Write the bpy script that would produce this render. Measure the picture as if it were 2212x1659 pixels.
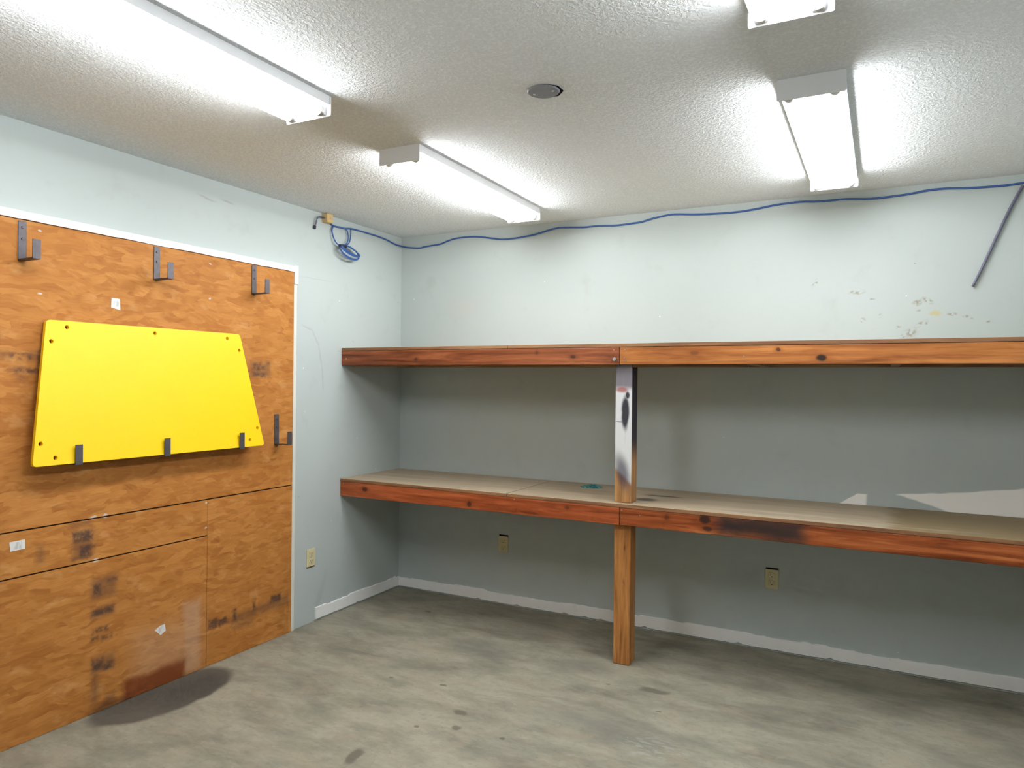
import bpy, bmesh, math, random
from mathutils import Vector, Matrix

for o in list(bpy.data.objects):
    bpy.data.objects.remove(o)
SC = bpy.context.scene
COL = SC.collection

# ------------------------------------------------------------------ camera
IW, IH = 2212.0, 1659.0
FPX = 1541.65
YAW, PITCH, ROLL = -0.479011, -0.002805, 0.010305
CAM = Vector((2.99790, -4.07487, 1.43966))
CEIL = 2.44
ROOM_X, ROOM_Y = 3.92, -4.6


def cam_basis():
    f = Vector((math.sin(YAW) * math.cos(PITCH), math.cos(YAW) * math.cos(PITCH), math.sin(PITCH)))
    r = Vector((math.cos(YAW), -math.sin(YAW), 0))
    u = r.cross(f)
    c, s = math.cos(ROLL), math.sin(ROLL)
    return c * r + s * u, -s * r + c * u, f


CR, CU, CF = cam_basis()
cd = bpy.data.cameras.new('camera')
cam = bpy.data.objects.new('camera', cd)
COL.objects.link(cam)
cd.sensor_fit = 'HORIZONTAL'
cd.sensor_width = 36.0
cd.lens = FPX / IW * 36.0
cd.clip_start = 0.05
M = Matrix((CR, CU, -CF)).transposed().to_4x4()
M.translation = CAM
cam.matrix_world = M
SC.camera = cam

# ------------------------------------------------------------------ light
TUBE_STRENGTH = 56.0
SC.view_settings.view_transform = 'Standard'
SC.view_settings.look = 'None'
SC.view_settings.gamma = 1.0
SC.view_settings.use_curve_mapping = False
SC.view_settings.exposure = 0.0
SC.cycles.max_bounces = 6
SC.cycles.diffuse_bounces = 5
SC.cycles.glossy_bounces = 2
SC.cycles.caustics_reflective = False
SC.cycles.caustics_refractive = False
SC.cycles.use_adaptive_sampling = True
SC.cycles.adaptive_threshold = 0.05
SC.cycles.adaptive_min_samples = 12
w = bpy.data.worlds.new('world')
SC.world = w
w.use_nodes = True
w.node_tree.nodes['Background'].inputs[0].default_value = (0.5, 0.5, 0.5, 1)
w.node_tree.nodes['Background'].inputs[1].default_value = 0.05


# ------------------------------------------------------------------ pixel -> surface helpers
def on(px, py, ax, v):
    d = CR * ((px - IW / 2) / FPX) + CU * (-(py - IH / 2) / FPX) + CF
    return CAM + d * ((v - CAM[ax]) / d[ax])


def L(px, py, v=0.0): return on(px, py, 0, v)       # left wall
def B(px, py, v=0.0): return on(px, py, 1, v)       # back wall
def Fl(px, py, v=0.0): return on(px, py, 2, v)      # horizontal plane


# ------------------------------------------------------------------ node helpers
class NT:
    def __init__(s, name):
        s.m = bpy.data.materials.new(name)
        s.m.use_nodes = True
        s.t = s.m.node_tree
        s.t.nodes.clear()
        s.out = s.t.nodes.new('ShaderNodeOutputMaterial')
        s.b = s.t.nodes.new('ShaderNodeBsdfPrincipled')
        s.t.links.new(s.b.outputs[0], s.out.inputs[0])
        s._pos = None

    def n(s, t): return s.t.nodes.new(t)

    def put(s, sock, v):
        if hasattr(v, 'is_output') or isinstance(v, bpy.types.NodeSocket):
            s.t.links.new(v, sock)
        else:
            if isinstance(v, (tuple, list)) and len(v) == 3 and sock.type == 'RGBA':
                v = (*v, 1)
            sock.default_value = v

    def pos(s):
        if s._pos is None:
            s._pos = s.n('ShaderNodeNewGeometry').outputs['Position']
        return s._pos

    def sep(s, v):
        k = s.n('ShaderNodeSeparateXYZ'); s.put(k.inputs[0], v); return k.outputs

    def comb(s, x, y, z):
        k = s.n('ShaderNodeCombineXYZ')
        for i, a in enumerate((x, y, z)): s.put(k.inputs[i], a)
        return k.outputs[0]

    def ma(s, op, a, b=0.0, c=0.0, clamp=False):
        k = s.n('ShaderNodeMath'); k.operation = op; k.use_clamp = clamp
        s.put(k.inputs[0], a); s.put(k.inputs[1], b)
        if op in ('MULTIPLY_ADD',): s.put(k.inputs[2], c)
        return k.outputs[0]

    def vm(s, op, a, b):
        k = s.n('ShaderNodeVectorMath'); k.operation = op
        s.put(k.inputs[0], a); s.put(k.inputs[1], b); return k.outputs[0]

    def mapping(s, v, scale=(1, 1, 1), rot=(0, 0, 0), loc=(0, 0, 0)):
        k = s.n('ShaderNodeMapping')
        s.put(k.inputs[0], v)
        k.inputs[1].default_value = loc; k.inputs[2].default_value = rot; k.inputs[3].default_value = scale
        return k.outputs[0]

    def noise(s, v, scale=5, detail=3, rough=.5, dist=0.0, color=False):
        k = s.n('ShaderNodeTexNoise')
        s.put(k.inputs['Vector'], v); k.inputs['Scale'].default_value = scale
        k.inputs['Detail'].default_value = detail; k.inputs['Roughness'].default_value = rough
        k.inputs['Distortion'].default_value = dist
        return k.outputs['Color' if color else 'Fac']

    def vor(s, v, scale=5, out='Distance', rnd=1.0):
        k = s.n('ShaderNodeTexVoronoi')
        s.put(k.inputs['Vector'], v); k.inputs['Scale'].default_value = scale
        k.inputs['Randomness'].default_value = rnd
        return k.outputs[out]

    def rng(s, v, a, b, c=0.0, d=1.0, smooth=True):
        k = s.n('ShaderNodeMapRange')
        k.interpolation_type = 'SMOOTHSTEP' if smooth else 'LINEAR'
        for i, q in enumerate((v, a, b, c, d)): s.put(k.inputs[i], q)
        return k.outputs[0]

    def mix(s, f, a, b, mode='MIX'):
        k = s.n('ShaderNodeMix'); k.data_type = 'RGBA'; k.blend_type = mode
        s.put(k.inputs[0], f); s.put(k.inputs[6], a); s.put(k.inputs[7], b)
        return k.outputs[2]

    def ramp(s, f, stops):
        k = s.n('ShaderNodeValToRGB'); e = k.color_ramp.elements
        while len(e) < len(stops): e.new(0.5)
        for el, (p, c) in zip(e, stops):
            el.position = p; el.color = (*c, 1)
        s.put(k.inputs[0], f); return k.outputs[0]

    def bump(s, h, strength=.3, dist=.01):
        k = s.n('ShaderNodeBump'); k.inputs['Strength'].default_value = strength
        k.inputs['Distance'].default_value = dist
        s.put(k.inputs['Height'], h); s.t.links.new(k.outputs[0], s.b.inputs['Normal'])

    def wob(s, amp=.02, scale=12, detail=3):
        c = s.noise(s.pos(), scale, detail, color=True)
        d = s.vm('MULTIPLY', s.vm('SUBTRACT', c, (.5, .5, .5)), (amp * 2, amp * 2, amp * 2))
        return s.sep(s.vm('ADD', s.pos(), d))

    def ell(s, P, ax, c, r, soft=.25, rot=0.0):
        a = s.ma('SUBTRACT', P[ax[0]], c[0]); b = s.ma('SUBTRACT', P[ax[1]], c[1])
        if rot:
            co, si = math.cos(rot), math.sin(rot)
            a, b = (s.ma('ADD', s.ma('MULTIPLY', a, co), s.ma('MULTIPLY', b, si)),
                    s.ma('SUBTRACT', s.ma('MULTIPLY', b, co), s.ma('MULTIPLY', a, si)))
        a = s.ma('DIVIDE', a, r[0]); b = s.ma('DIVIDE', b, r[1])
        e = s.ma('SQRT', s.ma('ADD', s.ma('MULTIPLY', a, a), s.ma('MULTIPLY', b, b)))
        return s.rng(e, 1 - soft, 1 + soft, 1.0, 0.0)

    def rect(s, P, ax, c, r, soft=.01):
        a = s.ma('SUBTRACT', s.ma('ABSOLUTE', s.ma('SUBTRACT', P[ax[0]], c[0])), r[0])
        b = s.ma('SUBTRACT', s.ma('ABSOLUTE', s.ma('SUBTRACT', P[ax[1]], c[1])), r[1])
        return s.rng(s.ma('MAXIMUM', a, b), -soft, soft, 1.0, 0.0)

    def mx(s, *v):
        o = v[0]
        for k in v[1:]: o = s.ma('MAXIMUM', o, k)
        return o

    def fin(s, col, rough=.6, spec=.3, metal=0.0):
        s.put(s.b.inputs['Base Color'], col); s.put(s.b.inputs['Roughness'], rough)
        s.b.inputs['Specular IOR Level'].default_value = spec
        s.put(s.b.inputs['Metallic'], metal)
        return s.m


def plain(name, col, rough=.5, spec=.3, metal=0.0, var=.06, scale=30):
    s = NT(name)
    f = s.noise(s.pos(), scale, 3)
    c = s.mix(f, tuple(x * (1 - var) for x in col), tuple(min(1, x * (1 + var)) for x in col))
    return s.fin(c, rough, spec, metal)


# ------------------------------------------------------------------ materials
PAINT = (0.452, 0.496, 0.484)


def mat_wall(name, which):
    s = NT(name)
    P = s.sep(s.pos())
    big = s.noise(s.pos(), 1.6, 1)
    col = s.mix(big, tuple(x * .95 for x in PAINT), tuple(x * 1.04 for x in PAINT))
    # faint grime
    gr = s.rng(s.noise(s.pos(), 6, 3, .6), .56, .8)
    col = s.mix(s.ma('MULTIPLY', gr, .22), col, (.31, .31, .27))
    # tiny white and dark specks
    vk = s.n('ShaderNodeTexVoronoi'); s.put(vk.inputs['Vector'], s.pos()); vk.inputs['Scale'].default_value = 8
    sp = s.rng(vk.outputs['Distance'], .022, .04, 1.0, 0.0)
    rc = s.sep(vk.outputs['Color'])
    col = s.mix(s.ma('MULTIPLY', s.ma('MULTIPLY', sp, s.ma('GREATER_THAN', rc[0], .55)), .7), col, (.8, .82, .8))
    col = s.mix(s.ma('MULTIPLY', s.ma('MULTIPLY', sp, s.ma('LESS_THAN', rc[0], .2)), .5), col, (.2, .2, .19))
    if which == 'back':
        W = s.wob(.018, 22, 2)
        ax = (0, 2)
        # bare pale patches above the lower shelf, low at the right
        Wp = s.wob(.012, 9, 1)
        line = s.ma('MULTIPLY_ADD', s.ma('SUBTRACT', Wp[0], 3.06), .13, .893)
        lo = s.ma('SUBTRACT', 3.3, s.ma('MULTIPLY', s.ma('SUBTRACT', .90, Wp[2]), -3.2))
        m1 = s.rng(s.ma('SUBTRACT', Wp[2], line), -.004, .004, 1.0, 0.0)
        slant = s.ma('MULTIPLY_ADD', s.ma('SUBTRACT', Wp[2], .893), -3.2, 3.07)
        m2 = s.rng(s.ma('SUBTRACT', Wp[0], slant), -.02, .02)
        m3 = s.rng(Wp[2], .78, .80)
        big_patch = s.ma('MULTIPLY', s.ma('MULTIPLY', m1, m2), m3)
        tri = s.ma('MULTIPLY', s.rng(s.ma('SUBTRACT', Wp[2], s.ma('MULTIPLY_ADD', s.ma('SUBTRACT', Wp[0], 2.845), .75, .853)), -.003, .003, 1.0, 0.0),
                   s.ma('MULTIPLY', s.rng(Wp[0], 2.925, 2.94, 1.0, 0.0), s.ma('MULTIPLY', s.rng(Wp[2], .882, .890, 1.0, 0.0), m3)))
        col = s.mix(s.mx(big_patch, tri), col, (.93, .90, .86))
        # dark splashes near the upper shelf
        dk = []
        for px, py, rx, ry, rot in ((1850, 632, 13, 3, 0), (1886, 645, 5, 2, 0), (1984, 654, 8, 4, 0), (2003, 649, 9, 4, -.6),
                                    (1983, 668, 4, 4, 0), (1966, 718, 10, 7, .5), (1953, 725, 5, 3, 0), (1993, 699, 9, 4, .6),
                                    (2091, 685, 7, 3, -.4), (2139, 694, 5, 2, .3), (1901, 683, 4, 3, 0), (1864, 692, 4, 4, 0),
                                    (1941, 707, 4, 3, 0), (1760, 610, 3, 9, -.4), (2055, 679, 6, 3, 0)):
            c = B(px, py); q = 0.00262
            dk.append(s.ell(W, ax, (c.x, c.z), (rx * q, ry * q), .6, rot))
        brk = s.rng(s.noise(s.pos(), 60, 2), .38, .6)
        col = s.mix(s.ma('MULTIPLY', s.ma('MULTIPLY', s.mx(*dk), brk), .75), col, (.26, .22, .15))
        c = B(2022, 677)
        col = s.mix(s.ma('MULTIPLY', s.ell(W, ax, (c.x, c.z), (.026, .012), .5), .75), col, (.5, .42, .17))
        # faint brown wash on the upper part
        c = B(1000, 665)
        col = s.mix(s.ma('MULTIPLY', s.ell(W, ax, (c.x, c.z), (.1, .06), .8), .15), col, (.55, .45, .36))
    elif which == 'left':
        W = s.wob(.006, 14, 1)
        ax = (1, 2)
        # arc scuff beside the boarding
        c = L(600, 860)
        e = s.ma('SUBTRACT', P[1], c[1]); f = s.ma('SUBTRACT', P[2], 1.05)
        a = L(690, 760)
        pts = [L(655, 703), L(675, 715), L(688, 745), L(695, 790), L(698, 835)]
        ms = []
        for i in range(4):
            p, q = pts[i], pts[i + 1]
            mid = (p + q) / 2; d = q - p
            ms.append(s.ell(W, ax, (mid.y, mid.z), (d.length * .62, .006), .5, math.atan2(d.z, d.y)))
        col = s.mix(s.ma('MULTIPLY', s.mx(*ms), .45), col, (.36, .34, .36))
        c = L(745, 572)
        col = s.mix(s.ma('MULTIPLY', s.ell(W, ax, (c.y, c.z), (.05, .006), .6, -.3), .4), col, (.4, .42, .4))
        for px, py, ln in ((447, 428, .05), (492, 436, .04)):
            c = L(px, py)
            col = s.mix(s.ma('MULTIPLY', s.ell(W, ax, (c.y, c.z), (ln, .005), .6, -.12), .55), col, (.34, .3, .3))
        c = L(700, 605)
        p, q = L(640, 595), L(720, 609)
        mid = (p + q) / 2; d = q - p
        col = s.mix(s.ma('MULTIPLY', s.ell(W, ax, (mid.y, mid.z), (d.length / 2, .003), .6, math.atan2(d.z, d.y)), .5), col, (.4, .4, .4))
        c = L(690, 1290)
        col = s.mix(s.ma('MULTIPLY', s.ell(W, ax, (c.y, c.z), (.02, .11), .8, -.4), .25), col, (.3, .32, .3))
    return s.fin(col, .55, .25)


def mat_ceiling():
    s = NT('stippled_ceiling')
    h1 = s.rng(s.noise(s.pos(), 88, 3, .66), .38, .68)
    col = s.mix(h1, (.77, .795, .81), (.87, .895, .915))
    s.bump(h1, .6, .0085)
    return s.fin(col, .9, .1)


def mat_floor():
    s = NT('stained_concrete')
    st = s.mapping(s.pos(), rot=(0, 0, .45), scale=(1, 2.2, 1))
    a = s.noise(st, 2.4, 5, .66, .3)
    b = s.noise(s.mapping(s.pos(), loc=(4, 1, 0), rot=(0, 0, .5), scale=(1, 2.4, 1)), 8, 4, .68, .2)
    col = s.ramp(a, [(.28, (0.160, 0.143, 0.107)), (.46, (0.245, 0.226, 0.173)), (.6, (0.319, 0.294, 0.224)), (.78, (0.267, 0.260, 0.210))])
    col = s.mix(s.ma('MULTIPLY', s.rng(b, .5, .72), .5), col, (0.174, 0.177, 0.151))
    col = s.mix(s.ma('MULTIPLY', s.rng(b, .48, .3), .35), col, (0.371, 0.347, 0.272))
    fine = s.noise(s.pos(), 45, 3, .75)
    col = s.mix(s.ma('MULTIPLY', s.rng(fine, .5, .75), .4), col, (0.141, 0.132, 0.103))
    pt = s.noise(s.mapping(s.pos(), loc=(7, 3, 0), scale=(1, 1.5, 1)), 4.5, 3, .6)
    col = s.mix(s.ma('MULTIPLY', s.rng(pt, .5, .68), .35), col, (.20, .205, .15))
    col = s.mix(s.ma('MULTIPLY', s.rng(pt, .48, .32), .3), col, (.34, .27, .19))
    W = s.wob(.045, 10, 3)
    ax = (0, 1)
    grey = []
    for px, py, rx, ry, rot in ((1040, 1400, .20, .11, 0), (1290, 1560, .26, .12, 0), (1410, 1600, .2, .08, .4), (1250, 1440, .2, .09, .2)):
        c = Fl(px, py); grey.append(s.ell(W, ax, (c.x, c.y), (rx, ry), .4, rot))
    col = s.mix(s.ma('MULTIPLY', s.mx(*grey), .42), col, (0.154, 0.152, 0.127))
    # long oily patch along the boarding
    Ws = s.wob(.022, 14, 3)
    c = Fl(372, 1510)
    oil = s.ell(Ws, ax, (.11, -1.915), (.185, .335), .09, -.02)
    c2 = Fl(420, 1500)
    core = s.ell(W, ax, (.17, -1.82), (.13, .18), .6)
    col = s.mix(s.ma('MULTIPLY', oil, .86), col, (0.078, 0.068, 0.055))
    col = s.mix(s.ma('MULTIPLY', s.ma('MULTIPLY', core, oil), .5), col, (0.041, 0.039, 0.037))
    dk = []
    for px, py, rx, ry, rot in ((762, 1634, .028, .055, .2), (1413, 1493, .075, .03, .1), (995, 1539, .035, .02, 0), (958, 1480, .018, .012, 0),
                                (988, 1571, .02, .02, 0), (1316, 1478, .012, .006, 0), (1424, 1537, .014, .007, 0), (845, 1463, .012, .01, 0),
                                (1083, 1594, .01, .008, 0), (925, 1321, .03, .012, 0), (900, 1570, .014, .01, 0)):
        c = Fl(px, py); dk.append(s.ell(Ws, ax, (c.x, c.y), (rx, ry), .3, rot))
    col = s.mix(s.ma('MULTIPLY', s.mx(*dk), .7), col, (0.089, 0.076, 0.055))
    # pale paint scrape and thin scratches
    c = Fl(1405, 1615)
    brk = s.rng(s.noise(s.mapping(s.pos(), scale=(1, 3, 1), rot=(0, 0, .5)), 22, 3), .5, .6)
    col = s.mix(s.ma('MULTIPLY', s.ma('MULTIPLY', s.ell(W, ax, (c.x, c.y), (.12, .09), .6), brk), .3), col, (0.408, 0.438, 0.405))
    return s.fin(col, .7, .3)


def mat_osb(name, y0, y1, z0, z1, foot=False):
    s = NT(name)
    P = s.sep(s.pos())
    uv = s.comb(P[1], P[2], 0.0)
    cols = []
    wv = s.vm('ADD', uv, s.vm('MULTIPLY', s.vm('SUBTRACT', s.noise(uv, 9, 2, color=True), (.5, .5, .5)), (.05, .05, 0)))
    for i, (rot, sc, lo) in enumerate(((.25, (9, 44, 1), (0, 0, 0)), (-.5, (11, 52, 1), (3, 5, 0)), (1.15, (12, 46, 1), (7, 2, 0)), (-.1, (7, 38, 1), (1, 9, 0)))):
        v = s.mapping(wv, rot=(0, 0, rot), scale=sc, loc=lo)
        cell = s.sep(s.vor(v, 1.0, 'Color'))[0]
        streak = s.noise(s.mapping(v, scale=(.5, 3, 1)), 1.3, 3, .7)
        cols.append(s.ma('ADD', s.ma('MULTIPLY', cell, .38), s.ma('MULTIPLY', streak, .62)))
    s1 = s.rng(s.noise(uv, 8, 2), .44, .56)
    s2 = s.rng(s.noise(s.mapping(uv, loc=(9, 4, 0)), 7, 2), .44, .56)
    s3 = s.rng(s.noise(s.mapping(uv, loc=(2, 14, 0)), 4, 2), .46, .56)
    mixf = lambda f, a, b: s.ma('ADD', s.ma('MULTIPLY', a, s.ma('SUBTRACT', 1.0, f)), s.ma('MULTIPLY', b, f))
    v = mixf(s3, mixf(s1, cols[0], cols[1]), mixf(s2, cols[3], cols[2]))
    col = s.ramp(v, [(.2, (0.301, 0.102, 0.019)), (.4, (0.376, 0.145, 0.030)), (.55, (0.426, 0.173, 0.039)), (.8, (0.518, 0.232, 0.061))])
    big = s.noise(uv, 1.7, 3)
    col = s.mix(s.ma('MULTIPLY', s.rng(big, .45, .75), .35), col, (0.351, 0.127, 0.023))
    dkf = s.rng(s.noise(s.mapping(uv, rot=(0, 0, .2), scale=(2, 7, 1)), 9, 4, .7), .62, .74)
    col = s.mix(s.ma('MULTIPLY', dkf, .45), col, (0.134, 0.042, 0.009))
    lt = s.rng(s.noise(s.mapping(uv, loc=(5, 1, 0), rot=(0, 0, .6), scale=(1, 1.8, 1)), 7, 3, .6), .56, .72)
    col = s.mix(s.ma('MULTIPLY', lt, .4), col, (.60, .32, .12))
    ax = (1, 2)
    W = s.wob(.008, 34, 2)

    def prect(x0, y0, x1, y1, soft=.011):
        xc, yc = (x0 + x1) / 2, (y0 + y1) / 2
        a, b = L(x0, yc, .013), L(x1, yc, .013)
        t, u = L(xc, y0, .013), L(xc, y1, .013)
        return s.rect(W, ax, ((a.y + b.y) / 2, (t.z + u.z) / 2), (abs(b.y - a.y) / 2, abs(t.z - u.z) / 2), soft)
    # faded grading stamps (illegible smudged print)
    strong = [(20, 762, 36, 773), (36, 762, 55, 767), (38, 773, 46, 778), (33, 793, 52, 806), (57, 795, 80, 807), (60, 767, 68, 777), (80, 760, 84, 806),
              (547, 785, 553, 795), (555, 788, 561, 800), (575, 781, 581, 787), (565, 791, 571, 797), (547, 805, 561, 812), (563, 806, 573, 815),
              (158, 1148, 196, 1170), (190, 1155, 201, 1166), (172, 1178, 197, 1202), (155, 1203, 195, 1207), (196, 1178, 205, 1184),
              (202, 1263, 216, 1284), (232, 1249, 252, 1253), (198, 1314, 245, 1327), (199, 1355, 233, 1366), (196, 1375, 213, 1384), (219, 1370, 242, 1379),
              (198, 1424, 222, 1447), (222, 1428, 245, 1444), (449, 1338, 469, 1358), (465, 1335, 494, 1350), (503, 1315, 510, 1338),
              (546, 1293, 551, 1317), (584, 1283, 606, 1300)]
    weak = [(0, 757, 15, 774), (55, 760, 84, 775), (20, 795, 60, 802), (40, 811, 54, 820), (540, 782, 583, 814), (152, 1128, 196, 1137), (157, 1146, 200, 1205),
            (198, 1245, 250, 1290), (230, 1262, 246, 1286), (198, 1310, 246, 1330), (198, 1415, 246, 1450), (198, 1450, 211, 1520), (228, 1498, 248, 1516),
            (500, 1326, 530, 1346), (525, 1316, 556, 1334), (550, 1304, 584, 1322), (575, 1292, 622, 1312), (505, 1345, 545, 1353), (82, 1180, 92, 1215)]
    def mine(q):
        c = L((q[0] + q[2]) / 2, (q[1] + q[3]) / 2, .013)
        return y0 - .02 < c.y < y1 + .02 and z0 < c.z < z1
    ms = s.mx(*[prect(*q) for q in strong if mine(q)])
    mw = s.mx(*[prect(*q, .02) for q in weak if mine(q)])
    brk = s.rng(s.noise(s.pos(), 40, 2, .7), .2, .6)
    col = s.mix(s.ma('MULTIPLY', mw, .52), col, (.10, .055, .035))
    col = s.mix(s.ma('MULTIPLY', s.ma('MULTIPLY', ms, brk), .8), col, (.055, .035, .032))
    if foot:
        # pale rubbed area above the floor, dark red soaked stain at the foot
        pale = s.mx(prect(395, 1300, 432, 1450, .03), s.ma('MULTIPLY', prect(290, 1350, 430, 1470, .08), .55))
        col = s.mix(s.ma('MULTIPLY', pale, .32), col, (.55, .42, .32))
        Wd = s.wob(.022, 9, 3)
        ya, yb = L(268, 1490, .013).y, L(397, 1460, .013).y
        red = s.rect(Wd, ax, ((ya + yb) / 2, .0), ((yb - ya) / 2, .088), .022)
        col = s.mix(s.ma('MULTIPLY', red, .88), col, (.175, .036, .008))
        c = L(240, 1520, .013)
        col = s.mix(s.ma('MULTIPLY', s.ell(Wd, ax, (c.y, 0), (.1, .03), .5), .6), col, (.06, .03, .02))
    # pale spots painted in for the glint of nail heads along the seams
    sp = []
    for px, py, r in ((202, 1117, .012), (227, 1113, .012), (206, 1210, .013), (445, 1086, .007), (444, 1140, .007), (86, 499, .007), (86, 634, .007), (454, 570, .006), (453, 644, .007)):
        c = L(px, py, .013); sp.append(s.ell(W, ax, (c.y, c.z), (r, r * .6), .5))
    col = s.mix(s.ma('MULTIPLY', s.mx(*sp), .6), col, (.66, .70, .72))
    return s.fin(col, .6, .2)


def mat_wood(name, base, dark, light, axis=0, knots=(), kax=(0, 2), soot=(), scale=1.0, rough=.45, extra=None):
    s = NT(name)
    sc = [26, 26, 26]; sc[axis] = 1.6
    v = s.mapping(s.pos(), scale=tuple(x * scale for x in sc))
    g = s.noise(v, 1.0, 4, .68, .6)
    g2 = s.noise(v, 3.2, 3, .6)
    k8 = tuple(x * .75 for x in dark); k12 = tuple(min(1, x * 1.12) for x in light)
    col = s.ramp(g, [(.3, k8), (.5, base), (.68, k12)])
    col = s.mix(s.ma('MULTIPLY', s.rng(g2, .5, .72), .5), col, dark)
    big = s.noise(s.pos(), 2.4, 3)
    col = s.mix(s.ma('MULTIPLY', s.rng(big, .5, .8), .3), col, light)
    W = s.wob(.006, 24, 3)
    for (c, r, k) in knots:
        col = s.mix(s.ma('MULTIPLY', s.ell(W, kax, c, (r[0] * 2.2, r[1] * 1.7), .5), .45), col, dark)
        col = s.mix(s.ma('MULTIPLY', s.ell(W, kax, c, r, .35), k), col, (.035, .018, .014))
    Wb = s.wob(.025, 9, 4)
    for (c, r, k, sf) in soot:
        col = s.mix(s.ma('MULTIPLY', s.rect(Wb, kax, c, r, sf), k), col, (.03, .026, .026))
    if extra: col = extra(s, col)
    return s.fin(col, rough, .18)


M_WB = mat_wall('painted_wall_back', 'back')
M_WL = mat_wall('painted_wall_left', 'left')
M_WP = mat_wall('painted_wall_plain', '')
M_CEIL = mat_ceiling()
M_FLOOR = mat_floor()
M_WHITE = plain('white_trim_paint', (.86, .86, .86), .4, .4, var=.03)
M_CREAM = plain('cream_trim_paint', (.66, .65, .58), .5, .3, var=.08, scale=14)
M_ENAM = plain('white_enamel_steel', (.80, .80, .82), .35, .4, var=.02)
M_DARK = plain('dark_void', (.012, .011, .012), .9, .05)
M_STEEL = plain('dull_dark_steel', (.105, .095, .105), .5, .4, .5, var=.35, scale=40)
M_SCREW = plain('bright_screw_steel', (.55, .54, .52), .35, .5, .9)
M_IVORY = plain('ivory_plastic', (.62, .55, .33), .4, .4, var=.06)
M_IVORYD = plain('ivory_shadow_slot', (.10, .08, .04), .6, .2)
M_BLUE = plain('blue_cable_jacket', (.042, .105, .31), .5, .35, var=.15)
M_SLATE = plain('slate_grey_rod', (.12, .12, .17), .5, .4, var=.25)
M_PLUG = plain('dark_plug', (.03, .03, .05), .5, .3)
M_BLOCK = plain('raw_pine_block', (.60, .42, .19), .7, .2, var=.12)
M_GREYPL = plain('grey_cover_metal', (.17, .175, .205), .45, .4, .3, var=.12)
M_BACK = plain('dark_backing', (.06, .04, .03), .9, .1)


def mat_yellow():
    s = NT('yellow_plastic_sheet')
    f = s.noise(s.pos(), 6, 3)
    col = s.mix(f, (.93, .58, .006), (.97, .62, .008))
    scr = s.rng(s.noise(s.mapping(s.pos(), scale=(1, 2, 30)), 3, 3), .66, .74)
    col = s.mix(s.ma('MULTIPLY', scr, .12), col, (.9, .6, .1))
    return s.fin(col, .42, .4)


def mat_base():
    s = NT('chalky_white_baseboard')
    f = s.noise(s.pos(), 8, 4)
    col = s.mix(f, (.80, .79, .77), (.88, .87, .86))
    d = s.rng(s.noise(s.pos(), 22, 4, .7), .62, .76)
    col = s.mix(s.ma('MULTIPLY', d, .3), col, (.4, .37, .3))
    W = s.wob(.006, 30, 3)
    cs = []
    for px, py in ((1222, 1326), (1300, 1340)):
        c = B(px, py); cs.append(s.ell(W, (0, 2), (c.x, c.z), (.022, .01), .4))
    col = s.mix(s.ma('MULTIPLY', s.mx(*cs), .8), col, (.45, .27, .12))
    return s.fin(col, .7, .2)


def mat_ply():
    s = NT('worn_plywood_shelf')
    v = s.mapping(s.pos(), scale=(1.3, 16, 16))
    g = s.noise(v, 1.2, 5, .6, .3)
    col = s.ramp(g, [(.25, (.35, .28, .195)), (.5, (.42, .34, .24)), (.75, (.48, .40, .295))])
    W = s.wob(.03, 6, 4)
    ax = (0, 1)
    P0 = s.sep(s.pos())
    # brownish worn zone at the far right
    m = s.rng(s.ma('ADD', W[0], s.ma('MULTIPLY', g, .25)), 3.12, 3.22)
    col = s.mix(s.ma('MULTIPLY', s.rng(P0[0], 1.168, 1.176), .22), col, (.28, .20, .12))
    col = s.mix(s.ma('MULTIPLY', m, .8), col, (.20, .14, .06))
    Wf = s.wob(.012, 14, 3)
    ds = []
    for px, py, rx, ry in ((1395, 1078, .06, .045), (1430, 1071, .10, .022), (1285, 1062, .22, .07)):
        c = Fl(px, py, .83); ds.append((c, rx, ry))
    col = s.mix(s.ma('MULTIPLY', s.mx(s.ell(Wf, ax, (ds[0][0].x, ds[0][0].y), ds[0][1:], .4), s.ell(Wf, ax, (ds[1][0].x, ds[1][0].y), ds[1][1:], .4)), .8), col, (.06, .05, .045))
    col = s.mix(s.ma('MULTIPLY', s.ell(W, ax, (ds[2][0].x, ds[2][0].y), ds[2][1:], .6), .35), col, (.2, .15, .08))
    # scraped pale streak near the front at the right
    st = s.rng(s.noise(s.mapping(s.pos(), scale=(1, 14, 1)), 3, 3), .5, .62)
    c = Fl(1960, 1130, .83)
    col = s.mix(s.ma('MULTIPLY', s.ma('MULTIPLY', s.ell(W, ax, (2.75, -.52), (.5, .07), .5), st), .5), col, (.62, .55, .45))
    ny = s.sep(s.n('ShaderNodeNewGeometry').outputs['Normal'])[1]
    col = s.mix(s.rng(ny, -.5, -.35, 1.0, 0.0), col, s.ramp(g, [(.3, (.13, .05, .024)), (.7, (.34, .18, .085))]))
    return s.fin(col, .65, .25)


M_YELLOW = mat_yellow()
M_BASE = mat_base()
M_PLY = mat_ply()


def fpt(px, py): 
    c = B(px, py, -.615)
    return (c.x, c.z)


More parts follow.
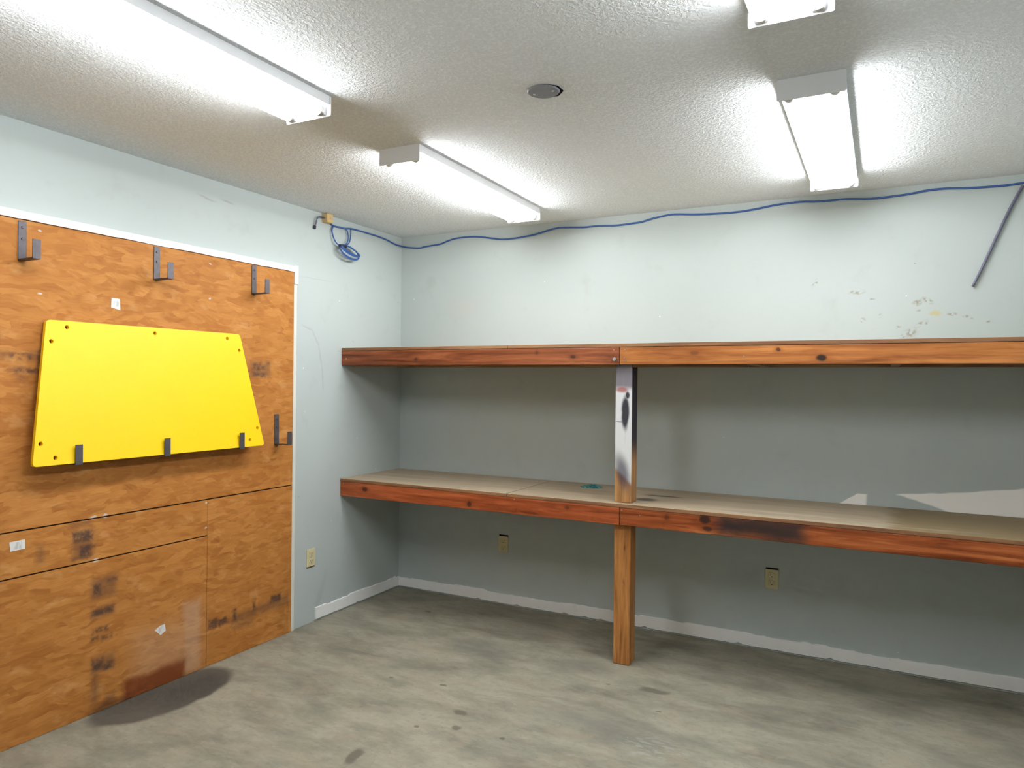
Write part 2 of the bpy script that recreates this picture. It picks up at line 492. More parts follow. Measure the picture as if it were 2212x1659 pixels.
M_F_UL = mat_wood('dark_stained_pine', (0.214, 0.064, 0.025), (0.123, 0.034, 0.015), (0.314, 0.105, 0.042), 0,
                  [(fpt(898, 776), (.012, .01), .7), (fpt(1238, 770), (.014, .009), .7), (fpt(1160, 762), (.008, .008), .4)])
M_F_UR = mat_wood('golden_stained_pine', (0.367, 0.130, 0.034), (0.236, 0.071, 0.018), (0.463, 0.182, 0.055), 0,
                  [(fpt(1774, 773), (.022, .014), 1.0), (fpt(1681, 755), (.01, .008), .8), (fpt(1500, 762), (.02, .01), .35)])
M_F_LL = mat_wood('red_stained_pine', (0.360, 0.084, 0.026), (0.210, 0.044, 0.014), (0.470, 0.136, 0.049), 0,
                  [(fpt(788, 1057), (.016, .012), .8), (fpt(1013, 1088), (.014, .015), .8), (fpt(1225, 1097), (.014, .01), .5)])


def lr_extra(s, col):
    W = s.wob(.008, 20, 3)
    c = fpt(1940, 1151)
    return s.mix(s.ma('MULTIPLY', s.ell(W, (0, 2), c, (.07, .004), .5), .8), col, (.6, .55, .55))


M_F_LR = mat_wood('scorched_red_pine', (0.304, 0.075, 0.021), (0.175, 0.038, 0.011), (0.423, 0.135, 0.040), 0,
                  [(fpt(1522, 1122), (.025, .022), .95), (fpt(1528, 1142), (.022, .012), .8), (fpt(1440, 1118), (.012, .012), .5)],
                  soot=[((fpt(1640, 1137)[0], .775), (.19, .05), .93, .045)], extra=lr_extra)
M_PLYEDGE = mat_wood('plywood_edge', (.27, .14, .07), (.15, .07, .035), (.42, .27, .15), 0)
M_POSTLOW = mat_wood('amber_pine_post', (.42, .18, .052), (.27, .105, .03), (.52, .25, .08), 2,
                     [((1.838, .60), (.003, .012), .5), ((1.838, .42), (.003, .012), .3)])


def post_extra(s, col):
    W = s.wob(.006, 16, 3)
    P = s.sep(s.pos())
    zx = s.ma('MULTIPLY_ADD', s.ma('SUBTRACT', P[0], 1.79), -.9, 1.0)     # slanted lower border of the paint
    white = s.rng(s.ma('SUBTRACT', W[2], zx), -.02, .015)
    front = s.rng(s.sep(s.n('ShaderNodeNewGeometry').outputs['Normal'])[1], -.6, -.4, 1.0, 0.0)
    top = s.rng(W[2], 1.395, 1.43)
    wcol = s.mix(top, (.72, .73, .74), (.21, .195, .22))
    streak = s.rng(s.noise(s.mapping(s.pos(), scale=(40, 40, 4)), 1, 3), .5, .75)
    wcol = s.mix(s.ma('MULTIPLY', streak, .22), wcol, (.35, .34, .36))
    c = s.mix(white, col, wcol)
    fx = s.ma('SUBTRACT', W[0], 1.79)
    soot = s.ell(W, (0, 2), (1.822, .985), (.033, .085), .65, .25)
    c = s.mix(s.ma('MULTIPLY', soot, .8), c, (.06, .055, .08))
    burn = s.mx(s.ell(W, (0, 2), (1.834, 1.29), (.020, .085), .3), s.ell(W, (0, 2), (1.845, 1.378), (.012, .018), .4))
    c = s.mix(s.ma('MULTIPLY', burn, .96), c, (.02, .018, .03))
    red = s.ell(W, (0, 2), (1.815, 1.405), (.032, .014), .5)
    c = s.mix(s.ma('MULTIPLY', red, .8), c, (.32, .07, .06))
    line = s.ell(W, (0, 2), (1.805, 1.243), (.02, .002), .5)
    c = s.mix(s.ma('MULTIPLY', line, .8), c, (.15, .14, .14))
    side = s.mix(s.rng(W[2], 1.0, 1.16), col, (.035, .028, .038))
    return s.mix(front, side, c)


M_POSTUP = mat_wood('painted_scorched_post', (.43, .22, .085), (.28, .13, .05), (.52, .29, .12), 2, extra=post_extra)


def mat_emit():
    m = bpy.data.materials.new('lit_fluorescent_tube'); m.use_nodes = True
    t = m.node_tree; t.nodes.clear()
    o = t.nodes.new('ShaderNodeOutputMaterial'); e = t.nodes.new('ShaderNodeEmission')
    e.inputs[0].default_value = (.95, .98, 1.0, 1); e.inputs[1].default_value = TUBE_STRENGTH
    t.links.new(e.outputs[0], o.inputs[0])
    return m


M_TUBE = mat_emit()


def mat_sticker(name, c, hw, hh):
    s = NT(name)
    P = s.sep(s.pos())
    body = s.rect(P, (1, 2), c, (hw * .62, hh * .55), .004)
    n = s.noise(s.mapping(s.pos(), scale=(1, 90, 25)), 1, 1)
    col = s.mix(s.ma('MULTIPLY', body, s.rng(n, .35, .65)), (.72, .70, .67), (.50, .49, .50))
    return s.fin(col, .5, .3)


def mat_teal():
    s = NT('teal_plastic_film')
    n = s.noise(s.pos(), 60, 4)
    col = s.ramp(n, [(.3, (.005, .04, .045)), (.5, (.015, .16, .17)), (.65, (.06, .36, .34)), (.75, (.4, .6, .55))])
    return s.fin(col, .18, .6)


# ------------------------------------------------------------------ mesh helpers
def link(name, bm, mat, parent=None, origin=(0, 0, 0), smooth=False):
    """One mesh object; coordinates in bm are world coordinates."""
    base = Vector(parent.get('base', (0, 0, 0))) if parent else Vector(origin)
    bmesh.ops.recalc_face_normals(bm, faces=bm.faces)
    for v in bm.verts: v.co -= base
    me = bpy.data.meshes.new(name)
    bm.to_mesh(me); bm.free()
    if smooth:
        for p in me.polygons: p.use_smooth = True
    mats = mat if isinstance(mat, (list, tuple)) else [mat]
    for m in mats: me.materials.append(m)
    o = bpy.data.objects.new(name, me)
    COL.objects.link(o)
    if parent: o.parent = parent
    else: o.location = base
    o['base'] = tuple(base)
    return o


def part(name, bm, mat, parent, smooth=False, label=None):
    o = link(name, bm, mat, parent, smooth=smooth)
    if label: o['label'] = label
    return o


def thing(name, label, cat, base, group=None):
    o = bpy.data.objects.new(name, None)
    o.empty_display_size = .1
    COL.objects.link(o); o.location = base; o['base'] = tuple(base)
    o['label'] = label; o['category'] = cat
    if group: o['group'] = group
    return o


def tag(o, label, cat, group=None):
    o['label'] = label; o['category'] = cat
    if group: o['group'] = group
    return o


def struct(o, label=None, cat=None):
    o['kind'] = 'structure'
    if label: o['label'] = label
    if cat: o['category'] = cat
    return o


def box(bm, x0, x1, y0, y1, z0, z1, bev=0.0, mi=0):
    r = bmesh.ops.create_cube(bm, size=1)
    for v in r['verts']:
        v.co = Vector(((x0 + x1) / 2 + v.co.x * (x1 - x0), (y0 + y1) / 2 + v.co.y * (y1 - y0), (z0 + z1) / 2 + v.co.z * (z1 - z0)))
    fs = {f for v in r['verts'] for f in v.link_faces}
    for f in fs: f.material_index = mi
    if bev:
        es = list({e for v in r['verts'] for e in v.link_edges})
        bmesh.ops.bevel(bm, geom=es, offset=bev, segments=2, affect='EDGES', profile=.5)
    return bm


def B_(*a, bev=0.0): return box(bmesh.new(), *a, bev=bev)


def cyl(bm, p, q, r, n=20, r2=None, caps=True):
    p, q = Vector(p), Vector(q)
    d = q - p
    m = Matrix.Translation((p + q) / 2) @ d.to_track_quat('Z', 'Y').to_matrix().to_4x4()
    bmesh.ops.create_cone(bm, cap_ends=caps, segments=n, radius1=r, radius2=r if r2 is None else r2, depth=d.length, matrix=m)
    return bm


def catmull(pts, k=6):
    P = [Vector(p) for p in pts]
    out = []
    for i in range(len(P) - 1):
        a = P[i - 1] if i else P[i] * 2 - P[i + 1]
        b, c = P[i], P[i + 1]
        d = P[i + 2] if i + 2 < len(P) else P[i + 1] * 2 - P[i]
        for j in range(k):
            t = j / k
            out.append(.5 * ((2 * b) + (c - a) * t + (2 * a - 5 * b + 4 * c - d) * t * t + (3 * b - a - 3 * c + d) * t ** 3))
    out.append(P[-1])
    return out


def tube(bm, pts, r, n=8, closed=False):
    rings = []
    N = len(pts)
    ref = Vector((0.13, 0.27, 1)).normalized()
    for i, p in enumerate(pts):
        a = pts[i - 1] if (i or closed) else p
        b = pts[(i + 1) % N] if (i < N - 1 or closed) else p
        t = (b - a).normalized()
        u = t.cross(ref)
        if u.length < 1e-3: u = t.cross(Vector((1, 0, 0)))
        u.normalize(); v = t.cross(u)
        rr = r[i] if isinstance(r, list) else r
        rings.append([bm.verts.new(p + (u * math.cos(2 * math.pi * k / n) + v * math.sin(2 * math.pi * k / n)) * rr) for k in range(n)])
    for i in range(N if closed else N - 1):
        A, Bq = rings[i], rings[(i + 1) % N]
        for k in range(n):
            bm.faces.new((A[k], A[(k + 1) % n], Bq[(k + 1) % n], Bq[k]))
    if not closed:
        bm.faces.new(rings[0]); bm.faces.new(rings[-1][::-1])
    return bm


def prism(bm, poly, axis, a, b):
    """extrude a 2D polygon (list of 2-tuples in the other two axes) along axis from a to b"""
    o = [i for i in range(3) if i != axis]

    def mk(p, h):
        c = [0, 0, 0]; c[axis] = h; c[o[0]] = p[0]; c[o[1]] = p[1]
        return bm.verts.new(c)
    A = [mk(p, a) for p in poly]; Bq = [mk(p, b) for p in poly]
    bm.faces.new(A); bm.faces.new(Bq[::-1])
    for i in range(len(poly)):
        j = (i + 1) % len(poly)
        bm.faces.new((A[i], A[j], Bq[j], Bq[i]))
    return bm


# ------------------------------------------------------------------ room shell
T = .12
struct(link('floor', B_(-T, ROOM_X + T, ROOM_Y - T, T, -T, 0), M_FLOOR), 'stained grey-beige concrete floor')
struct(link('ceiling', B_(-T, ROOM_X + T, ROOM_Y - T, T, CEIL, CEIL + T), M_CEIL), 'off-white stippled ceiling')
struct(link('wall_left', B_(-T, 0, ROOM_Y, 0, 0, CEIL), M_WL), 'pale blue-grey painted wall behind the boarding')
struct(link('wall_back', B_(-T, ROOM_X + T, 0, T, 0, CEIL), M_WB), 'pale blue-grey painted wall behind the shelving')
struct(link('wall_right', B_(ROOM_X, ROOM_X + T, ROOM_Y, 0, 0, CEIL), M_WP), 'pale blue-grey painted side wall')
struct(link('wall_front', B_(-T, ROOM_X + T, ROOM_Y - T, ROOM_Y, 0, CEIL), M_WP), 'pale blue-grey painted wall behind the viewer')


def ragged(axis, a, b, seed, h0, h1):
    """thin board with a torn top edge and small nicks below; axis 0: along the back wall, 1: along the left wall"""
    rnd = random.Random(seed)
    bm = bmesh.new()
    n = int((b - a) / .022)
    prev = None
    hh = h0
    nick = {rnd.randrange(3, n - 3) for _ in range(max(1, n // 26))}
    off = 0.0
    for i in range(n + 1):
        t = a + (b - a) * i / n
        hh = h0 + (h1 - h0) * i / n
        if rnd.random() < .25: off = rnd.uniform(-.006, .006)
        top = hh + off + rnd.uniform(-.0015, .0015)
        bot = .011 + rnd.uniform(-.001, .001) + (.009 if i in nick else 0)
        d0, d1 = .0, .009
        if axis == 0: ring = [(t, -d0, bot), (t, -d1, bot), (t, -d1, top - .002), (t, -d0, top)]
        else: ring = [(d0, t, bot), (d1, t, bot), (d1, t, top - .002), (d0, t, top)]
        r = [bm.verts.new(c) for c in ring]
        if prev:
            for k in range(4): bm.faces.new((prev[k], prev[(k + 1) % 4], r[(k + 1) % 4], r[k]))
        else: bm.faces.new(r)
        prev = r
    bm.faces.new(prev[::-1])
    return bm


struct(link('baseboard_back', ragged(0, .009, ROOM_X, 4, .075, .072), M_BASE), 'white baseboard with torn top edge under the shelving')
struct(link('baseboard_left', ragged(1, -.83, 0, 9, .081, .076), M_BASE), 'short white baseboard with torn top edge beside the boarding')

# white casing around the boarded opening
bm = bmesh.new()
rnd = random.Random(2)
pv = None
N = 60
for i in range(N + 1):
    y = -3.30 + (3.30 - 1.036) * i / N
    zb = 2.054 + rnd.uniform(-.0015, .0015); zt = 2.086 + rnd.uniform(-.001, .001)
    xo = .024
    if 34 <= i <= 38: xo = .018
    r = [bm.verts.new(c) for c in ((0, y, zb), (xo, y, zb), (xo * .8, y, zt), (0, y, zt))]
    if pv:
        for k in range(4): bm.faces.new((pv[k], pv[(k + 1) % 4], r[(k + 1) % 4], r[k]))
    else: bm.faces.new(r)
    pv = r
bm.faces.new(pv[::-1])
struct(link('trim_1', bm, M_WHITE), 'bright white casing strip along the top of the boarding')
struct(link('trim_2', B_(0, .020, -1.036, -1.008, 1.985, 2.092, bev=.003), M_WHITE), 'bright white corner end of the casing')
struct(link('trim_3', B_(0, .014, -1.036, -1.012, 0, 1.985, bev=.003), M_CREAM), 'narrow cream casing strip down the side of the boarding')

# ------------------------------------------------------------------ OSB boarding
OX = .014
board = thing('strand_board_panelling', 'orange-brown strand board sheets covering the opening in the left wall', 'wall panelling', (0, -2.16, 0))
part('seam_shade_sheet', B_(.001, .003, -3.29, -1.037, .001, 2.053), M_BACK, board)  # dark sheet added behind the boards so their gaps read as shaded
Y0, Y1 = -3.29, -1.038
G = .003
zs, zt = .838, .657
ys = L(448, 1155, OX).y


def sheet(y0, y1, z0, z1, nm):
    return part('board_sheet', B_(.0035, OX, y0, y1, z0, z1, bev=.0012), mat_osb('strand_board_' + nm, y0, y1, z0, z1, z0 < .1), board)


sh_top = sheet(Y0, Y1, zs + G, 2.053, 'top')
sh_mid = sheet(Y0, ys - .0008, zt + G, zs - G, 'strip')
sh_low = sheet(Y0, ys - .0008, .001, zt - G, 'low')
sh_rt = sheet(ys + .0008, Y1, .001, zs - G, 'side')


def sticker(poly, parent, label, nm):
    pts = [L(px, py, OX + .0006) for px, py in poly]
    bm = bmesh.new()
    a = [bm.verts.new((OX + .0002, p.y, p.z)) for p in pts]; b = [bm.verts.new((OX + .0009, p.y, p.z)) for p in pts]
    bm.faces.new(a); bm.faces.new(b[::-1])
    for i in range(len(pts)): bm.faces.new((a[i], a[(i + 1) % len(pts)], b[(i + 1) % len(pts)], b[i]))
    cy = sum(p.y for p in pts) / len(pts); cz = sum(p.z for p in pts) / len(pts)
    part('sticker', bm, mat_sticker(nm, (cy, cz), .024, .024), parent, label=label)


sticker([(241, 643), (259, 646), (260, 670), (240, 664)], sh_top, 'small white price sticker with grey print', 'sticker_paper_a')
sticker([(20, 1172), (54, 1165), (54, 1185), (22, 1192)], sh_mid, 'white rectangular sticker with grey print', 'sticker_paper_b')
sticker([(334, 1362), (346, 1352), (356, 1348), (358, 1362), (347, 1372)], sh_low, 'torn remnant of a white sticker', 'sticker_paper_c')

# ------------------------------------------------------------------ J hooks
HW, HT, HD = .030, .004, .102


def j_hook(y, ztop, zbot, lip, label, screws=True):
    t = thing('j_hook', label, 'hook', (OX, y, zbot), 'steel J hooks on the strand boards')
    x0 = OX + .0005
    # bent flat bar as one profile (x,z)
    p = [(x0, ztop), (x0, zbot), (x0 + HD, zbot), (x0 + HD, zbot + lip), (x0 + HD - HT, zbot + lip), (x0 + HD - HT, zbot + HT), (x0 + HT, zbot + HT), (x0 + HT, ztop)]
    bm = bmesh.new()
    prism(bm, p, 1, y - HW / 2, y + HW / 2)
    bmesh.ops.bevel(bm, geom=bm.edges[:], offset=.0008, segments=1, affect='EDGES')
    part('bent_bar', bm, M_STEEL, t)
    if screws:
        for dz in (.025, .07):
            b2 = bmesh.new(); cyl(b2, (x0 + HT, y, ztop - dz), (x0 + HT + .003, y, ztop - dz), .0055, 12, .004)
            part('screw', b2, M_STEEL, t)
    return t


for y, lab in ((-2.488, 'empty dark steel J hook in the row under the white casing, farthest from the shelving'),
               (-1.907, 'empty dark steel J hook in the row under the white casing, the middle one'),
               (-1.332, 'empty dark steel J hook in the row under the white casing, closest to the shelving')):
    j_hook(y, 2.047, 1.893, .075, lab)
for px, lab in ((171.5, 'dark steel J hook carrying the yellow sheet at its end away from the shelving'),
                (362.5, 'dark steel J hook carrying the middle of the yellow sheet'),
                (523.5, 'dark steel J hook carrying the yellow sheet at its slanted end near the shelving')):
    j_hook(L(px, 965, OX + HD).y, 1.245, 1.086, .082, lab)
j_hook(-1.162, 1.247, 1.080, .075, 'empty dark steel J hook beside the slanted end of the yellow sheet')

# ------------------------------------------------------------------ yellow sheet
THK = .016
xb, xt = OX + HD - HT - .004, .040          # front face: bottom edge by the hook lips, top edge leaning back
zb_, zt_ = 1.0935, 1.672


def xfront(z): return xb + (xt - xb) * (z - zb_) / (zt_ - zb_)


def on_sheet(px, py):
    """pixel -> point on the leaning front face of the sheet"""
    v = .06
    for _ in range(12):
        p = L(px, py, v); v = xfront(p.z)
    return p


cor = [on_sheet(*q) for q in ((100, 690), (518, 722), (571, 960), (70, 1007))]
for c in (cor[2], cor[3]): c.z = zb_; c.x = xb
hol = [on_sheet(*q) for q in ((145, 707), (111, 737), (335, 720), (491, 731), (517, 757), (556, 924), (540, 950), (358, 968), (120, 989), (88, 959))]


def rounded(poly, r, k=5):
    out = []
    n = len(poly)
    for i in range(n):
        p = Vector(poly[i]); a = (Vector(poly[i - 1]) - p).normalized(); b = (Vector(poly[(i + 1) % n]) - p).normalized()
        s0, s1 = p + a * r, p + b * r
        for j in range(k + 1):
            t = j / k
            out.append((1 - t) ** 2 * s0 + 2 * t * (1 - t) * p + t * t * s1)
    return out


bm = bmesh.new()
outer = rounded([(c.y, c.z) for c in cor], .018)
loops = [outer] + [[Vector((h.y + .0085 * math.cos(2 * math.pi * k / 14), h.z + .0085 * math.sin(2 * math.pi * k / 14))) for k in range(14)] for h in hol]
edges = []
for lp in loops:
    vs = [bm.verts.new((xfront(q.y), q.x, q.y)) for q in lp]
    for i in range(len(vs)): edges.append(bm.edges.new((vs[i], vs[(i + 1) % len(vs)])))
bmesh.ops.triangle_fill(bm, use_beauty=True, use_dissolve=False, edges=edges, normal=(1, 0, 0))
nrm = Vector((zt_ - zb_, 0, xb - xt)).normalized()
fs = bm.faces[:]
r = bmesh.ops.extrude_face_region(bm, geom=fs)
for v in [g for g in r['geom'] if isinstance(g, bmesh.types.BMVert)]: v.co -= nrm * THK
ysheet = link('yellow_sheet', bm, M_YELLOW, origin=(xb, (cor[2].y + cor[3].y) / 2, zb_))
tag(ysheet, 'bright yellow trapezoid plastic sheet with drilled holes resting in steel hooks', 'plastic sheet')

# ------------------------------------------------------------------ built-in shelving
SH = thing('wall_shelving', 'two-tier reddish-brown pine shelving built along the back wall', 'shelving', (ROOM_X / 2, -.3, 0))
YF, YFB = -.615, -.577
XR = ROOM_X - .002
JX_U, JX_L = fpt(1338, 760)[0], fpt(1338, 1105)[0]
pcx0, pcx1 = B(1325.5, 1250, YFB).x, B(1361, 1250, YFB).x


def shelf(ztop, jx, mats, tilt=0.0):
    fz0, fz1 = ztop - .108, ztop - .019
    a = part('fascia_board', B_(.001, jx - .0012, YF, YFB, fz0, fz1, bev=.003), mats[0], SH)
    b = part('fascia_board', B_(jx + .0012, XR, YF + .001, YFB + .001, fz0 + .001, fz1, bev=.003), mats[1], SH)
    seam = 1.172
    gp = .002 if ztop > 1 else .004
    for x0, x1 in ((.001, seam - gp), (seam + gp, 3.60), (3.603, XR)):
        part('shelf_panel', B_(x0, x1, YF - .001, -.002, ztop - .018, ztop, bev=.0015), M_PLY, SH)
    part('wall_cleat', B_(.001, XR, -.040, -.002, fz0, fz1), M_PLYEDGE, SH)
    for x in (.61, seam, 1.83, 2.44, 3.05, 3.6015):  # unseen joists; the two at panel gaps are placed to block light leaks
        if abs(x - (pcx0 + pcx1) / 2) > .08:
            part('joist', B_(x - .019, x + .019, YFB + .002, -.041, fz0 + .002, fz1), M_PLYEDGE, SH)
    for x in (.02, XR - .02):
        part('joist', B_(x - .019, x + .019, YFB + .002, -.041, fz0 + .002, fz1), M_PLYEDGE, SH)
    return a, b


ful, fur = shelf(1.641, JX_U, (M_F_UL, M_F_UR))
fll, flr = shelf(.828, JX_L, (M_F_LL, M_F_LR))
# doubled beam behind the upper fascia, seen as a dark line below it
part('inner_beam', B_(.05, pcx0 - .002, YFB + .0015, YFB + .039, 1.523, 1.60), M_PLYEDGE, SH)
part('inner_beam', B_(pcx1 + .002, fpt(1612, 785)[0], YFB + .0015, YFB + .039, 1.521, 1.60), M_PLYEDGE, SH)
part('post', B_(pcx0, pcx1, YFB + .0005, YFB + .0895, .001, .808, bev=.004), M_POSTLOW, SH, label='bare amber pine post standing on the floor')
part('post', B_(pcx0 - .001, pcx1 + .001, YFB + .0005, YFB + .0895, .829, 1.62, bev=.004), M_POSTUP, SH, label='white-painted scorched upper post')


def nail(px, py, parent, r=.004, mat=M_SCREW):
    c = B(px, py, YF - .0005)
    b = bmesh.new(); cyl(b, (c.x, YF + .002, c.z), (c.x, YF - .0025, c.z), r, 10, r * .8)
    part('nail_head', b, mat, parent)


for q in ((1326, 756), (748, 775)): nail(*q, ful, .0035)
for q in ((1350, 756), (1349, 773), (1607, 770), (1351, 779)): nail(*q, fur, .0035)
for q in ((742, 1044), (1111, 1079)): nail(*q, fll, .0035)
for q in ((1343, 1102), (1343, 1118), (1382, 1114)): nail(*q, flr, .0035)
c = B(1328, 776, YF)
b = bmesh.new(); cyl(b, (c.x, YF + .002, c.z), (c.x, YF - .009, c.z), .010, 6); cyl(b, (c.x, YF - .009, c.z), (c.x, YF - .014, c.z), .005, 10)
part('bolt', b, M_SCREW, ful, label='steel bolt end with nut')

# ------------------------------------------------------------------ fluorescent fixtures
def fixture(cx, y0, y1, label, rot=0.0):
    """bare two-lamp strip light; parts are modelled around (cx, mid) and turned a little about z"""
    ym = (y0 + y1) / 2
    t = thing('strip_light', label, 'light fixture', (cx, ym, CEIL), 'two-tube ceiling strip lights')
    hw = .104
    zc = CEIL - .0005
    # shallow steel housing with turned-down sides
    bm = bmesh.new()
    prof = [(cx - hw + .004, zc), (cx - hw + .004, zc - .032), (cx - hw + .010, zc - .032), (cx - .036, zc - .016), (cx + .036, zc - .016), (cx + hw - .010, zc - .032), (cx + hw - .004, zc - .032), (cx + hw - .004, zc)]
    prism(bm, prof, 1, y0 + .004, y1 - .004)
    part('housing', bm, M_ENAM, t)
    # ballast cover between the tubes
    bm = bmesh.new()
    prism(bm, [(cx - .034, zc - .0165), (cx - .018, zc - .042), (cx + .018, zc - .042), (cx + .034, zc - .0165)], 1, y0 + .012, y1 - .012)
    part('ballast_cover', bm, M_ENAM, t)
    for ye, sg in ((y0, 1), (y1, -1)):
        bm = bmesh.new()
        pl = rounded([(cx - hw, zc), (cx + hw, zc), (cx + hw, zc - .070), (cx - hw, zc - .070)], .006, 3)
        prism(bm, [(q.x, q.y) for q in pl], 1, ye, ye + sg * .0035)
        part('end_plate', bm, M_ENAM, t)
    for sx in (-1, 1):
        tx, tz = cx + sx * .068, zc - .051
        bm = bmesh.new(); cyl(bm, (tx, y0 + .030, tz), (tx, y1 - .030, tz), .019, 14, caps=False)
        tb = part('tube', bm, M_TUBE, t, smooth=False)
        for ye, sg in ((y0, 1), (y1, -1)):
            bm = bmesh.new(); cyl(bm, (tx, ye + sg * .016, tz), (tx, ye + sg * .0298, tz), .0192, 24)
            part('tube_cap', bm, M_SCREW, tb)
            bm = bmesh.new(); box(bm, tx - .016, tx + .016, *sorted((ye + sg * .0037, ye + sg * .0155)), tz - .014, zc - .0325, bev=.002)
            part('lamp_holder', bm, M_ENAM, t)
    t.rotation_euler.z = rot
    return t


LEN = 1.225
fixture(1.1475, -.37 - LEN, -.37, 'lit two-tube strip light beside the boarded wall, the one nearer the shelving', -.012 * -1)
fixture(2.783, -.37 - LEN, -.37, 'lit two-tube strip light above the shelving, away from the boarded wall', 0.0)
fixture(1.160, -2.140 - LEN, -2.140, 'lit two-tube strip light beside the boarded wall, the one farther from the shelving', 0.0)
fixture(2.779, -2.132 - LEN, -2.132, 'lit two-tube strip light away from both the shelving and the boarded wall', 0.0)

# ------------------------------------------------------------------ blank round cover on the ceiling
dc = thing('ceiling_cover_plate', 'small round grey metal cover plate over a ceiling box', 'cover plate', (1.957, -1.853, CEIL))
bm = bmesh.new()
prism(bm, [(1.962 + .060 * math.cos(math.pi / 8 + k * math.pi / 4), -1.849 + .060 * math.sin(math.pi / 8 + k * math.pi / 4)) for k in range(8)], 2, CEIL - .0015, CEIL - .0002)
part('box_rim', bm, M_DARK, dc)
bm = bmesh.new(); cyl(bm, (1.955, -1.855, CEIL - .0016), (1.955, -1.855, CEIL - .006), .056, 32, .053)
part('round_plate', bm, M_GREYPL, dc)
for dx in (-.035, .035):
    bm = bmesh.new(); cyl(bm, (1.955 + dx, -1.855, CEIL - .006), (1.955 + dx, -1.855, CEIL - .0085), .005, 10)
    part('screw', bm, M_SCREW, dc)

# ------------------------------------------------------------------ outlets
def outlet(c, wall, label, gap):
    """c: centre on the wall; wall 'back' or 'left'; gap +1 dark box slit above, -1 below"""
    t = thing('wall_outlet', label, 'outlet', c, 'ivory duplex outlets')

    def bx(u0, u1, d0, d1, v0, v1, bev=0.0):
        if wall == 'back': return B_(c[0] + u0, c[0] + u1, -d1, -d0, c[2] + v0, c[2] + v1, bev=bev)
        return B_(d0, d1, c[1] + u0, c[1] + u1, c[2] + v0, c[2] + v1, bev=bev)
    part('cover_plate', bx(-.035, .035, .0008, .006, -.0525, .0525, .002), M_IVORY, t)
    if gap > 0: part('box_slit', bx(-.031, .033, .0004, .004, .0527, .0605), M_DARK, t)
    else: part('box_slit', bx(-.030, .034, .0004, .003, -.0590, -.0527), M_IVORYD, t)
    for v in (-.021, .021):
        f = part('receptacle', bx(-.017, .017, .0055, .0085, v - .0145, v + .0145, .003), M_IVORY, t)
        for u in (-.0065, .0065):
            part('slot', bx(u - .0012, u + .0012, .0080, .0088, v - .001, v + .008), M_IVORYD, f)
        part('slot', bx(-.003, .003, .0080, .0088, v - .010, v - .005), M_IVORYD, f)
    part('screw', bx(-.003, .003, .0055, .0072, -.003, .003, .001), M_SCREW, t)


c = B(1088, 1174); outlet((c.x, 0, c.z - .004), 'back', 'ivory wall outlet below the shelf, between the room corner and the post', 1)
c = B(1667.5, 1250); outlet((c.x, 0, c.z - .002), 'back', 'ivory wall outlet below the scorched stretch of shelf', 1)
c = L(670.5, 1204); outlet((0, c.y, c.z), 'left', 'ivory wall outlet beside the strand boards, above the short baseboard', -1)

# ------------------------------------------------------------------ wood block + blue cable
blk = thing('wood_block', 'small raw pine block fixed under the ceiling on the left wall', 'wood block', (0, -.765, 2.39))
cbk = L(694, 470, .0)
part('block', B_(.0005, .042, -.800, -.748, 2.386, 2.4385, bev=.003), M_BLOCK, blk)
b = bmesh.new(); cyl(b, (.042, -.774, 2.412), (.044, -.774, 2.412), .004, 10); part('screw', b, M_SCREW, blk)

CBR = .0052
cab = thing('blue_cable', 'long blue cable pinned along the walls under the ceiling, with a hanging coil', 'cable', (0, 0, 2.40))
lw = [(709, 478), (716, 485), (724, 489), (734, 491), (744, 493.5), (757, 494), (775, 498), (795, 504), (815, 510), (835, 518), (850, 526), (860, 530)]
bw = [(880, 534.5), (905, 536), (918, 533), (935, 530), (952, 527), (966, 521), (985, 515), (1015, 511.5), (1040, 512), (1065, 515), (1085, 517), (1110, 515), (1135, 511), (1158, 506),
      (1180, 499), (1200, 493.5), (1215, 491.5), (1260, 491), (1285, 488.5), (1310, 487.5), (1330, 487), (1355, 484), (1385, 479.5), (1410, 472), (1440, 465), (1460, 462.7), (1500, 463),
      (1545, 461.5), (1590, 458), (1630, 452), (1680, 442), (1730, 436), (1760, 435.5), (1795, 433), (1830, 430), (1880, 429.5), (1930, 424), (1970, 418), (2000, 412), (2040, 407.5),
      (2090, 406.5), (2150, 402.5), (2180, 399.5), (2210, 395)]
path = [L(*q, CBR + .0008) for q in lw] + [Vector((.013, -.013, L(868, 533).z))] + [B(*q, -CBR - .0008) for q in bw]
path += [Vector((path[-1].x + .15, -CBR - .0008, path[-1].z + .005)), Vector((ROOM_X - .004, -CBR - .0008, path[-1].z + .012))]
bm = tube(bmesh.new(), catmull(path, 4), CBR, 8)
part('cable_run', bm, M_BLUE, cab, smooth=True)
# short tail with a plug on the far side of the block
tail = [Vector((.022, -.801, 2.413)), L(691, 468, .022), L(685.5, 472, .02), L(682.5, 482, .016), L(680.5, 488, .012)]
part('cable_tail', tube(bmesh.new(), catmull(tail, 5), .0048, 8), M_SLATE, cab, smooth=True)
b = bmesh.new(); p0, p1 = L(680.5, 488, .012), L(679.5, 494, .012); cyl(b, p0, p1, .0085, 10)
part('plug', b, M_PLUG, cab)
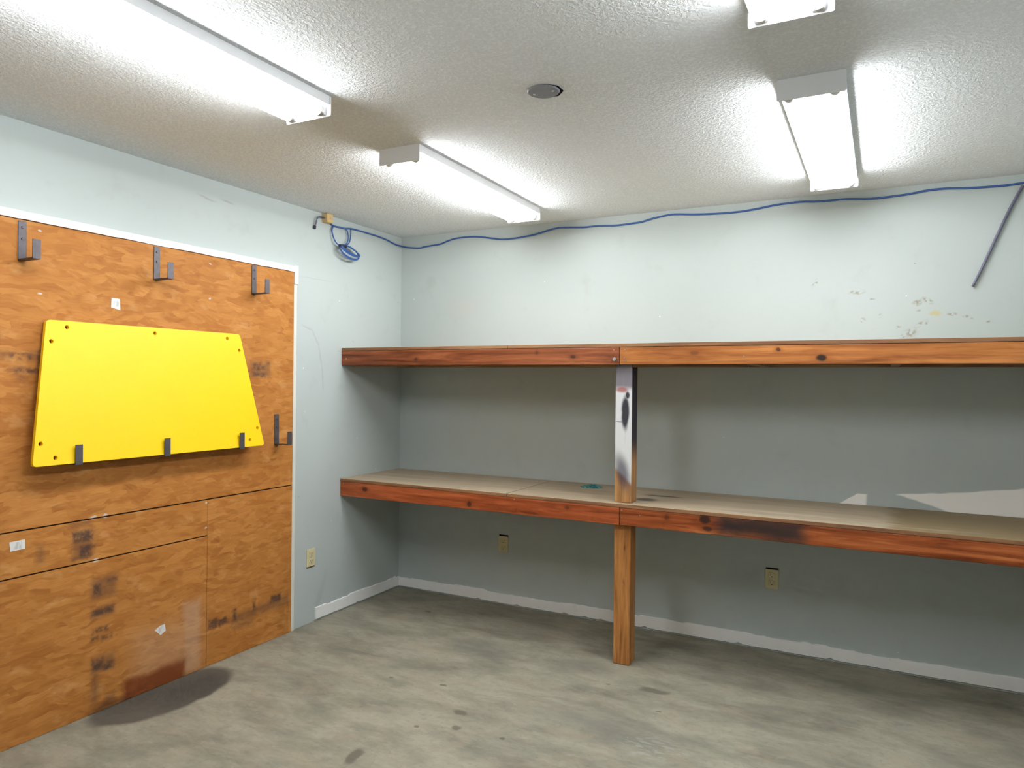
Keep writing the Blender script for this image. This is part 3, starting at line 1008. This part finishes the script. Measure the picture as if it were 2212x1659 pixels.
# hanging strands and the tied coil
for sp, rr in (([(720, 488), (717, 497), (719, 508), (723, 519), (728, 526), (735, 531)], .0045),
               ([(745, 494), (750, 499), (752, 508), (752, 519), (748, 528), (743, 532)], .0036),
               ([(758, 495), (758, 503), (757, 513), (755, 523), (750, 529), (744, 533)], .0036)):
    v0 = .007
    pts = [L(px, py, v0 + .03 * i / (len(sp) - 1)) for i, (px, py) in enumerate(sp)]
    part('hanging_strand', tube(bmesh.new(), catmull(pts, 5), rr, 8), M_BLUE, cab, smooth=True)
rnd = random.Random(5)
for k, (oy, Bm) in enumerate(((0, 10.5), (.8, 11.3), (-.8, 9.8), (-5.2, 4.2), (-4.4, 5.6), (-3.2, 6.6))):
    cxp, cyp = 755 + rnd.uniform(-.8, .8) - oy * .45, 545 + oy * .8
    A = 23 + rnd.uniform(-1, 1)
    th = math.radians(33 + rnd.uniform(-2, 2))
    pts = []
    for j in range(28):
        a = 2 * math.pi * j / 28
        ex, ey = A * math.cos(a), Bm * math.sin(a)
        px = cxp + ex * math.cos(th) - ey * math.sin(th)
        py = cyp + ex * math.sin(th) + ey * math.cos(th)
        pts.append(L(px, py, .045 + .012 * math.sin(a) + .002 * k))
    part('coil_loop', tube(bmesh.new(), pts, .0033, 7, closed=True), M_BLUE, cab, smooth=True)
p0, p1 = L(734, 531, .046), L(747, 533, .046)
part('tie_wrap', tube(bmesh.new(), [p0, (p0 + p1) / 2 + Vector((.004, 0, 0)), p1], .011, 10), M_PLUG, cab, smooth=True)

# ------------------------------------------------------------------ slanting dark rod on the back wall
rp = [(2211, 399), (2206, 408), (2198, 421), (2185, 445), (2170, 475), (2152, 513), (2134, 552), (2117, 588), (2101, 619)]
pts = catmull([B(px, py, -.0175 if i == 0 else -.0125) for i, (px, py) in enumerate(rp)], 4)
rr = [.0072 - .0012 * i / (len(pts) - 1) for i in range(len(pts))]
rod = link('hanging_rod', tube(bmesh.new(), pts, rr, 10), M_SLATE, origin=tuple(pts[-1]), smooth=True)
tag(rod, 'thin dark grey rod slanting down the back wall from the blue cable', 'rod')

# ------------------------------------------------------------------ teal scrap on the lower shelf
tc = Vector((1.49, -.135, .8283))
bm = bmesh.new()
rnd = random.Random(11)
NR, NA = 9, 36
ctr = bm.verts.new(tc + Vector((0, 0, .012)))
rings = []
ph = [rnd.uniform(0, 6.28) for _ in range(6)]
for i in range(1, NR + 1):
    f = i / NR
    ring = []
    for j in range(NA):
        a = 2 * math.pi * j / NA
        rad = f * (.062 + .008 * math.sin(3 * a + ph[0]) + .005 * math.sin(7 * a + ph[1]))
        h = .0015 + .008 * (1 - f) ** .6 + .006 * abs(math.sin(5 * a + 9 * f + ph[2]) * math.sin(11 * f + ph[3])) * (1 - f * .5)
        ring.append(bm.verts.new(tc + Vector((rad * math.cos(a), rad * 1.05 * math.sin(a), h))))
    rings.append(ring)
for j in range(NA): bm.faces.new((ctr, rings[0][j], rings[0][(j + 1) % NA]))
for i in range(NR - 1):
    for j in range(NA): bm.faces.new((rings[i][j], rings[i + 1][j], rings[i + 1][(j + 1) % NA], rings[i][(j + 1) % NA]))
bt = [bm.verts.new(Vector((v.co.x, v.co.y, tc.z))) for v in rings[-1]]
for j in range(NA): bm.faces.new((rings[-1][j], bt[j], bt[(j + 1) % NA], rings[-1][(j + 1) % NA]))
bm.faces.new(bt[::-1])
tag(link('plastic_scrap', bm, mat_teal(), origin=tuple(tc)), 'crumpled shiny teal plastic scrap lying on the lower shelf beside the post', 'plastic scrap')

for o in bpy.data.objects:
    if 'base' in o: del o['base']
